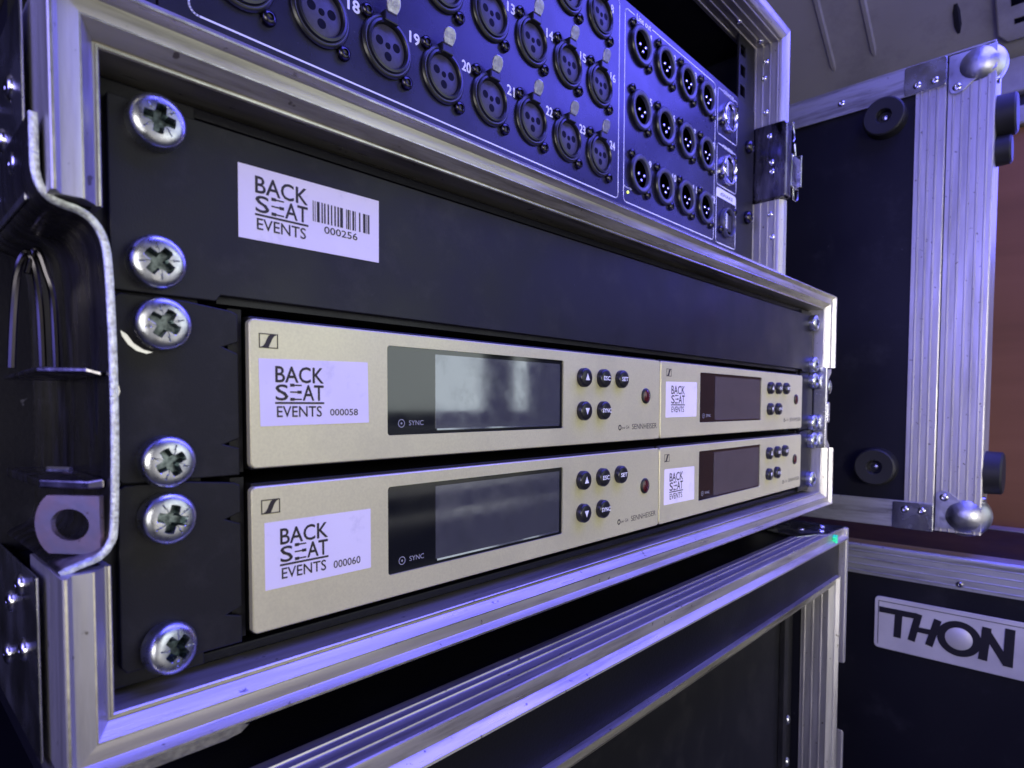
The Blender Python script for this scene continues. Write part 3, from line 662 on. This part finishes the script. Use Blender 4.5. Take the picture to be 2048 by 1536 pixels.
for (a, b, c_, d_), lab in (((412.3, 447.0, 134.6, 168.0), "EXPANDER"), ((412.3, 447.0, 97.0, 127.4), "MONITOR")):
    rq = rrect(a, b, c_, d_, 2.2)
    line_path([(a+9, d_)]+rq[6:24]+rq[0:6]+[(b-6, d_)] if lab == "EXPANDER" else rq, closed=lab != "EXPANDER")
    text(pr, lab, a+9.8, b-7, d_-1.4, d_+1.4, YP-0.05-0.05, bold=0.06)
line_path(rrect(412.3, 447.0, 53.8, 94.6, 2.2), t=0.8, closed=True)
pr.prism(rrect(412.6, 446.8, 88.0, 94.3, 1.0), YP-0.06, YP-0.02)
text(pr, "Ready", 285.9, 295.0, 61.4+1.0, 62.9+1.0, YP-0.05)
mb = MB(); text(mb, "dSNAKE", 419, 441, 89.8, 92.4, YP-0.1, bold=0.05); mb.build('printed_caption', M['ink'], sb)
pr.build('printed_markings', M['white'], sb)
mb = MB(); mb.lathe([(0.9, 0), (0.8, 0.6), (0.001, 0.9)], (290.2, YP, 60.4), 'y', 12); mb.build('ready_light', M['led_yel'], sb, smooth=True)
for cz in (151.0, 111.2, 71.1):                                                  # network sockets
    mb = MB(); mb.lathe([(11.2, 0), (11.2, 2.4), (10.6, 3.2), (10.0, 3.3), (9.4, 2.6), (9.2, 0.4)], (430.8, YP, cz), 'y', 32)
    s = mb.build('network_socket', M['chrome'] if cz > 80 else M['malering'], sb, smooth=True, angle=40); PLOC[s.name] = PLOC[sb.name]
    mb = MB(); mb.lathe([(9.2, 0.5), (0.001, 0.5)], (430.8, YP, cz), 'y', 24); mb.build('socket_well', M['hole'], s)
    mb = MB(); mb.box(424.8, 428.0, YP-2.6, YP-0.6, cz-5.5, cz+6.5); mb.build('latch_tab', M['chrome'], s, bevel=0.4)
    mb = MB(); mb.box(429.5, 436.8, YP-1.6, YP-0.6, cz-6.4, cz+6.0); mb.build('jack_frame', M['plastic'], s, bevel=0.3)
    for dx, dz in ((-11.4, -7.0), (12.6, 11.0)): connector_screw(430.8+dx, cz+dz, s)
for z_ in (140.5, 83.9):
    mb = MB(); mb.lathe([(5.2, -0.6), (5.2, 1.6), (4.4, 3.2), (2.6, 3.9), (2.0, 2.2), (0.001, 2.0)], (469.6, YP, z_), 'y', 20); mb.build('screw', M['black_screw'], sb, smooth=True, angle=50)

# ================================================================== BOTTOM CASE
R3 = (-3, 476.2, -420, -211.4); Y3 = -17.4
bc = thing('flight_case', 'black flight case at the bottom of the stack with a green LED glint on it', 'flight case', (242, -20, -600))
# outer corner profile along the top front edge: ridged top flange, olive front, bright ledge
ZT = -165.3; YFr = -22.5
cross = [(YFr+19.5, ZT-0.8), (YFr+19.5, ZT-0.1)]
for yy in (YFr+15.5, YFr+11.6, YFr+5.9): cross += [(yy+0.5, ZT-0.1), (yy+0.3, ZT+0.35), (yy-0.3, ZT+0.35), (yy-0.5, ZT-0.1)]
cross += [(YFr+1.0, ZT-0.1), (YFr+0.6, ZT+0.3), (YFr, ZT), (YFr-0.1, ZT-0.6), (YFr-0.1, ZT-4.9), (YFr-0.3, ZT-5.1), (YFr-3.3, ZT-7.4), (YFr-3.5, ZT-8.2), (YFr-1.6, ZT-8.9), (YFr+2.5, ZT-8.9), (YFr+2.5, ZT-0.9)]
mb = MB(); mb.rings([[(-8, y, z) for y, z in cross], [(493.5, y, z) for y, z in cross]], cap0=True, cap1=True); mb.build('edge_profile', M['alu_x'], bc, smooth=True, angle=20)
mb = MB(); mb.box(-8, 497, YFr+19.6, 420, ZT-8, ZT-1.2); mb.build('top_panel', M['ply'], bc)
mb = MB(); mb.box(-8, 492, -19.5, -17.6, -202.6, ZT-9); mb.build('front_rail', M['ply'], bc)
mb = MB(); mb.box(487.2, 493, -19.6, -17.5, -610, -202.7); mb.build('front_stile', M['ply'], bc)
# right outer edge profile, in two lengths
for za, zb in ((-273, ZT-0.3), (-600, -327)):
    mb = MB(); mb.prism([(493.7, za), (498.2, za), (498.7, zb), (493.7, zb)] if zb > -300 else [(494.4, za), (498.0, za), (498.4, zb-3), (494.8, zb)], YFr-2.0, 8); mb.build('edge_profile', M['alu_z'], bc, bevel=0.8)
mb = MB(); mb.box(493.2, 495.4, -18, 420, -610, ZT-1.3); mb.build('side_panel', M['ply'], bc)
# corner plate with three rivets on top
mb = MB(); mb.add([(430.0, YFr+14.5, ZT+0.5), (449, YFr+6.5, ZT+0.5), (455, YFr+1.2, ZT+0.5), (498, YFr-0.4, ZT+0.5), (498.5, YFr+40, ZT+0.5), (440, YFr+40, ZT+0.5),
                   (430.0, YFr+14.5, ZT-0.9), (449, YFr+6.5, ZT-0.9), (455, YFr+1.2, ZT-0.9), (498, YFr-0.4, ZT-0.9), (498.5, YFr+40, ZT-0.9), (440, YFr+40, ZT-0.9)],
                  [(0,1,2,3,4,5), (11,10,9,8,7,6)]+[(i, (i+1) % 6, (i+1) % 6+6, i+6) for i in range(6)])
mb.build('corner_plate', M['steel'], bc, bevel=0.3)
for x_, y_ in ((464, YFr+8.5), (484, YFr+14), (461, YFr+22)): rivet(bc, (x_, y_, ZT+0.5), 'z', 2.6)
mb = MB(); mb.prism([(462.5, ZT-8.2), (466.5, ZT-8.0), (467.0, ZT-1.6), (464.6, ZT-0.9), (462.0, ZT-2.6)], YFr-2.9, YFr-0.15); g_ = mb.build('painted_led_glint', M['green'], bc, bevel=0.4)  # reflection of a green LED, built as a coloured patch
# inner frame (opening) and recessed blank panel
cross3 = [(0.0, -20), (0.0, -0.2), (0.4, 0.2), (3.4, 2.6), (3.9, 2.9), (7.0, 2.9), (7.15, 3.05), (8.7, 5.3), (9.4, 5.4), (9.6, 2.6), (9.6, -0.1), (8.8, -0.1), (1.0, -2), (1.0, -20)]
g3 = cross_open(inner=20)
c3 = [(a, b) for a, b in g3 if b < -1.5 and a < 1.7][:] + cross3[1:11]+[(9.6, -1.0), (1.6, -1.8), (1.6, -20)]
frame_member('top', c3, R3, Y3).build('inner_frame_profile', M['alu_x'], bc, smooth=True, angle=20)
frame_member('right', c3, R3, Y3).build('inner_frame_profile', M['alu_z'], bc, smooth=True, angle=20)
mb = MB(); mb.box(478, 487, Y3+3, 40, -610, -202.7); mb.build('inner_wall', M['ply'], bc)
mb = MB(); mb.box(-3, 480, Y3+3.2, 40, -208, -203); mb.build('inner_top', M['ply'], bc)
mb = MB(); mb.prism([(0, -600), (473, -600), (473, -213), (0, -213)], 7.5, 10); mb.build('blank_panel', M['ear'], bc, bevel=0.4)
mb = MB(); mb.box(444, 452, 3.5, 7.3, -600, -213); mb.build('rack_rail', M['ear'], bc, bevel=0.4)
for z_ in (-318, -352): 
    mb = MB(); mb.lathe([(3.0, 0), (3.0, 1), (2.2, 2.2), (0.001, 2.6)], (463, 7.5, z_), 'y', 16, sz=1.3); mb.build('panel_screw', M['zinc'], bc, smooth=True)
mb = MB(); mb.box(-8, 490, 60, 420, -610, -215); mb.build('case_body', M['ply'], bc)

# ================================================================== LARGE CASE ON THE RIGHT WITH THE NAME PLATE
XF = 650.0
th_ = thing('flight_case', 'wide black flight case with the silver THON name plate at the lower right', 'flight case', (760, 0, -620))
ZC = -207.0
mb = MB(); mb.box(XF+0.6, 862, -260, 420, -620, ZC-1.2); mb.build('case_body', M['ply'], th_)
def yz_profile(name, pts, y0, y1, m, parent):                                      # section in XZ swept along Y
    mb = MB(); mb.rings([[(x, y0, z) for x, z in pts], [(x, y1, z) for x, z in pts]], cap0=True, cap1=True)
    return mb.build(name, m, parent, smooth=True, angle=20)
sec = [(XF+26, ZC-1.3), (XF+26, ZC-0.6), (XF+3, ZC-0.6), (XF+2, ZC+0.2), (XF-0.2, ZC+0.1), (XF-1.7, ZC-1.3), (XF-2.0, ZC-4.0)]
z = ZC-7
while z > ZC-28: sec += [(XF-1.5, z+0.7), (XF-2.0, z+0.3), (XF-2.0, z-0.3), (XF-1.5, z-0.7)]; z -= 6.5
sec += [(XF-1.5, ZC-29.5), (XF+0.4, ZC-29.7), (XF+0.4, ZC-1.3)]
M['alu_y'] = mat('drawn_aluminium_deep', (0.58, 0.58, 0.60), 0.35, 0.8, noise=(200, (0.46, 0.46, 0.48)), rvar=(200, 0.34, 0.5), bump=(500, 0.35, 0.05), spots=(160, 0.72, (0.16, 0.14, 0.12)), stretch=(1, 0.08, 1), grime=(60, 0.50, 0.68, (0.16, 0.15, 0.14)))
yz_profile('edge_profile', sec, -260, 420, M['alu_y'], th_)
yz_profile('edge_profile', [(840, ZC-1.3), (840, ZC-0.5), (860, ZC-0.5), (864, ZC-0.2), (866, ZC-4), (866, ZC-30), (862.2, ZC-30), (862.2, ZC-1.3)], -260, 420, M['alu_y'], th_)
rivet(th_, (XF-2, -78, ZC-24.5), 'x', 2.8, m='dark_steel')
# name plate: built in a local (u to the right = -Y) frame
def plate(mb, pts, x0, x1): mb.prismx([(-u, z) for u, z in pts], x0, x1)
mb = MB(); plate(mb, rrect(11.0, 128.0, -306.5, -256.0, 4), XF-1.2, XF+0.7); npz = mb.build('name_plate', M['silver_sign'], th_, bevel=0.4); PLOC[npz.name] = PLOC[th_.name]
mb = MB(); xq = XF-1.25
def strip(P): 
    n = len(P)//2
    plate(mb, P, xq-0.25, xq)
nb = [0]
def bar(u0, z0, u1, z1, t):
    nb[0] += 1; k_ = 0.03*nb[0]
    dx, dz = u1-u0, z1-z0; l = math.hypot(dx, dz); nx, nz = -dz/l*t/2, dx/l*t/2
    plate(mb, [(u0+nx, z0+nz), (u1+nx, z1+nz), (u1-nx, z1-nz), (u0-nx, z0-nz)], xq-0.25-k_, xq)
# letters T H O N (u from 15 to 122, z from -264 to -300)
bar(15, -268.5, 46, -268.5, 5.6)                       # crossbar of the T
bar(31.5, -268, 30.5, -293, 6.2)                       # stem of the T
bar(47.5, -266, 42, -293, 6.0); bar(46, -281, 59, -281, 5.0); bar(62.5, -268, 56, -294, 6.0)   # H
bar(98.5, -266, 96.0, -296.0, 6.6); bar(97, -268, 112.5, -294, 6.4); bar(114.5, -263.5, 113.5, -297, 7.0)  # N
n = 40
ring = [[(xq-0.3, -(78.5+q*math.cos(2*math.pi*k/n)), -281.5+q*0.98*math.sin(2*math.pi*k/n)) for k in range(n)] for q in (16.5, 10.3)]
ring = [[(xq, p[1], p[2]) for p in ring[0]]]+ring
mb.rings(ring); mb.build('plate_lettering', M['dark_ink'], npz)
mb = MB(); mb.lathe([(10.2, 0), (8, 0.8), (4, 1.5), (0.001, 1.7)], (xq, -78.5, -281.5), 'x', 32); mb.build('plate_boss', M['silver_sign'], npz, smooth=True)
mb = MB(); plate(mb, rrect(14.0, 125.0, -260.6, -259.9, 0.2, 1), xq-0.1, xq); plate(mb, rrect(14.0, 14.6, -303, -260, 0.2, 1), xq-0.1, xq); mb.build('plate_border', M['dark_ink'], npz)

# ================================================================== CLOSED CASE STANDING ON ITS SIDE
XL = 650.0
sc_ = thing('flight_case', 'closed black case standing on its side with silver ball corners, right of the stack', 'flight case', (760, 0, -200))
mb = MB(); mb.box(XL+1, 684, -86, 180, -186, 243); mb.build('case_body', M['ply'], sc_)
def grooved_face(y0, y1, z0, z1, name, flip=1):                                    # upright ridged strip facing -X
    pts = [(XL+1.0, y1)]; y = y1
    pts = [(XL+1.0, y1), (XL-0.9, y1)]
    y = y1-4.2
    while y > y0+3.0:
        pts += [(XL-0.9, y+0.9), (XL-1.5, y+0.4), (XL-1.5, y-0.4), (XL-0.9, y-0.9)]; y -= 6.2
    pts += [(XL-0.9, y0+1.0), (XL-0.3, y0+0.1), (XL+1.0, y0)]
    mb = MB(); mb.rings([[(x, y_, z0) for x, y_ in pts], [(x, y_, z1) for x, y_ in pts]], cap0=True, cap1=True)
    return mb.build(name, M['alu_z'], sc_, smooth=True, angle=20)
grooved_face(-56.6, -33.0, -185, 240, 'edge_profile')
grooved_face(-91.5, -57.6, -185, 244, 'lid_profile')
mb = MB(); mb.box(XL+1.2, 687, -91.6, -86.2, -185.5, 243.5); mb.build('lid_panel', M['alu_z'], sc_, bevel=0.6)
mb = MB(); mb.prismx([(-56.6, 219), (180, 219), (180, 244.5), (-56.6, 244.5)], XL-1.9, XL-0.95) ; mb.build('top_edge_profile', M['alu_y'], sc_, bevel=0.4)
mb = MB(); mb.prismx([(-56.6, -186), (180, -186), (180, -160), (-56.6, -160)], XL-1.9, XL-0.95) ; mb.build('bottom_edge_profile', M['alu_y'], sc_, bevel=0.4)
mb = MB(); mb.box(XL-1.9, 686, -91, 180, 244.6, 246); mb.build('top_panel', M['alu_y'], sc_, bevel=0.4)
for z0, z1, rz in ((219.5, 245, 226), (-186.5, -161, -168)):
    mb = MB(); mb.prismx([(a, b) for a, b in rrect(-56.2, -24, z0, z1, 2.0)], XL-3.0, XL-2.0); mb.build('corner_plate', M['steel'], sc_, bevel=0.3)
    for y_ in (-34, -47.5): rivet(sc_, (XL-3.0, y_, rz), 'x', 3.3)
def ball_corner(top):
    s_ = 1 if top else -1; zc = 229.0 if top else -168.0
    mb = MB(); zq = lambda d: zc+s_*d
    pl = [(-58.0, zq(-15)), (-60, zq(-19)), (-64, zq(-20.5)), (-69, zq(-19)), (-75, zq(-13.5)), (-82, zq(-9.5)), (-90, zq(-8)), (-92, zq(-7)), (-92, zq(14)), (-58, zq(14))]
    mb.prismx(pl, XL-2.6, XL-1.55); b = mb.build('ball_corner', M['ballmetal'], sc_, bevel=0.3); PLOC[b.name] = PLOC[sc_.name]
    # ball: ellipsoid bulging out of the corner
    c = Vector((XL+11.0, -79.0, zq(1.5))); mb = MB(); R = []; ns, nr = 32, 20
    for i in range(nr+1):
        ph = math.pi*i/nr; R.append([(c.x-18.5*math.cos(ph)*1.0, c.y+20.0*math.sin(ph)*math.cos(2*math.pi*k/ns), c.z+19.5*math.sin(ph)*math.sin(2*math.pi*k/ns)) for k in range(ns)])
    mb.rings(R); mb.build('ball', M['ballmetal'], b, smooth=True, angle=80)
    rivet(b, (XL-2.6, -64.2, zq(-14.5)), 'x', 3.4)
    mb = MB(); mb.lathe([(3.5, 91), (3.0, 93.5), (0.001, 94.5)], (XL+8, 0, zq(-14)), 'y', 16); mb.build('rivet', M['chrome'], b, smooth=True)
ball_corner(True); ball_corner(False)
for z_ in (204, -129):                                                             # rubber feet on the side facing the stack
    yc = -9.0
    mb = MB(); mb.lathe([(18.5, 0), (17.5, 11.0), (16.2, 12.0), (7.0, 11.6), (6.2, 10.6), (5.6, 4.0), (0.001, 4.0)], (XL+1, yc, z_), 'x', 36)
    f_ = mb.build('rubber_foot', M['rubber'], sc_, smooth=True, angle=40)
    mb = MB(); mb.lathe([(2.8, 4.0), (2.2, 6.0), (0.001, 6.6)], (XL+1, yc, z_), 'x', 14); mb.build('foot_screw', M['zinc'], sc_, smooth=True, angle=50)
for z_, r_, yb in ((186, 18, 14), (156, 13, 11), (-130, 19.5, 13)):                  # rubber feet on the narrow side, seen edge on
    mb = MB(); mb.lathe([(r_, 91.7), (r_-0.5, 91.7+yb-1.5), (r_-2, 91.7+yb), (0.001, 91.7+yb)], (668, 0, z_), 'y', 32)
    mb.build('rubber_foot', M['rubber'], sc_, smooth=True, angle=40)
for y_, z_ in ((30, 231),): rivet(sc_, (XL-1.9, y_, z_), 'x', 3.2)

# ================================================================== SETTING
mb = MB(); mb.box(-1500, 2600, -2600, 900, -640, -621); struct(mb.build('floor', M['floor']))
wl = struct(thing('wall', 'x', 'x')); del wl['label']; del wl['category']; wl.name = 'wall'
PLOC['wall'] = Vector((0, 0, 0))
mb = MB(); mb.box(930, 950, -330, 900, -620, 262); mb.build('plywood_lining', M['wood'], wl)
mb = MB(); mb.box(920, 945, -330, 900, 263, 285); mb.build('lining_trim', M['vanpaint'], wl, bevel=3)
mb = MB(); mb.box(935, 950, -330, 900, 286, 302); mb.build('dark_gap', M['rubber'], wl)
mb = MB(); mb.box(925, 950, -330, 900, 303, 345); mb.build('roof_rail', M['vanpaint'], wl, bevel=3)
mb = MB(); mb.box(-1500, 950, 850, 870, -620, 600); bw = struct(mb.build('rear_wall', M['ply']))
mb = MB(); mb.box(1780, 1920, -1690, -1640, -620, 1350); struct(mb.build('door_pillar', M['ply'], bevel=5))
be = struct(thing('added_reflection_bench', 'x', 'x')); del be['label']; del be['category']; PLOC[be.name] = Vector((0, 0, 0))  # unseen bench, added so its rails streak the display reflections
mb = MB(); mb.box(0, 2600, -1640, -1500, -620, -150); mb.build('added_bench_body', M['floor'], be)
mb = MB(); mb.box(0, 2600, -1498, -1470, -262, -215); mb.build('added_streak_rail', M['vanpaint'], be, bevel=4)
mb = MB(); mb.box(0, 2600, -1498, -1450, -372, -318); mb.build('added_streak_rail', M['vanpaint'], be, bevel=4)
mb = MB(); mb.box(0, 2600, -1498, -1460, -470, -440); mb.build('added_streak_rail', M['vanpaint'], be, bevel=4)
# roof: curved sheet with pressed ribs
ce = struct(thing('ceiling', 'x', 'x')); del ce['label']; del ce['category']; PLOC['ceiling'] = Vector((0, 0, 0))
def roofz(x): return 345+(940-x)*0.7 if x > 560 else 611+(560-x)*0.28 if x > 200 else 711.8
mb = MB(); xs = [950, 900, 800, 700, 600, 560, 500, 400, 300, 200, -1500]
mb.rings([[(x, -130, roofz(x)) for x in xs]+[(x, -130, roofz(x)+14) for x in reversed(xs)], [(x, 870, roofz(x)) for x in xs]+[(x, 870, roofz(x)+14) for x in reversed(xs)]])
mb.build('roof_sheet', M['vanpaint'], ce, smooth=True)
def rib(y, wdt, x0, x1, m='vanpaint', h0=5.0, name='roof_rib'):
    mb = MB(); R = []
    for x in (x0, x0+8, x1-8, x1):
        h = 0.5 if x in (x0, x1) else h0; k = 0.5 if x in (x0, x1) else 1
        R.append([(x, y-wdt*k, roofz(x)+0.5), (x-h*0.5, y-wdt*0.5*k, roofz(x)-h), (x-h*0.5, y+wdt*0.5*k, roofz(x)-h), (x, y+wdt*k, roofz(x)+0.5)])
    mb.rings(R, close=False); return mb.build(name, M[m], ce, smooth=True)
rib(106, 4, 600, 888, h0=2.6); rib(58, 4, 600, 886, h0=2.6); rib(180, 4, 600, 888, h0=2.6); rib(-30, 4, 862, 892, 'rubber', 3)
# ventilation bracket with slots
vb = thing('vent_bracket', 'grey roof bracket with dark slots in the top right corner above the case', 'bracket', (880, -95, 390))
def on_roof(x, y, d): return (x-d*0.57, y, roofz(x)-d*0.82)
mb = MB(); pts = [(872, -66), (905, -66), (914, -74), (916, -150), (820, -150), (820, -70)]
mb.rings([[on_roof(x, y, 1) for x, y in pts], [on_roof(x, y, 7) for x, y in pts]], cap0=True, cap1=True); mb.build('bracket_plate', M['vanpaint'], vb, bevel=2)
for (xa, xb, ya, yb) in ((858, 866, -84, -72), (872, 880, -97, -80), (893, 898, -94, -82), (868, 876, -118, -104)):
    mb = MB(); mb.rings([[on_roof(x, y, 6) for x, y in ((xa, ya), (xb, ya), (xb, yb), (xa, yb))], [on_roof(x, y, 7.3) for x, y in ((xa, ya), (xb, ya), (xb, yb), (xa, yb))]], cap0=True, cap1=True)
    mb.build('slot', M['hole'], vb)
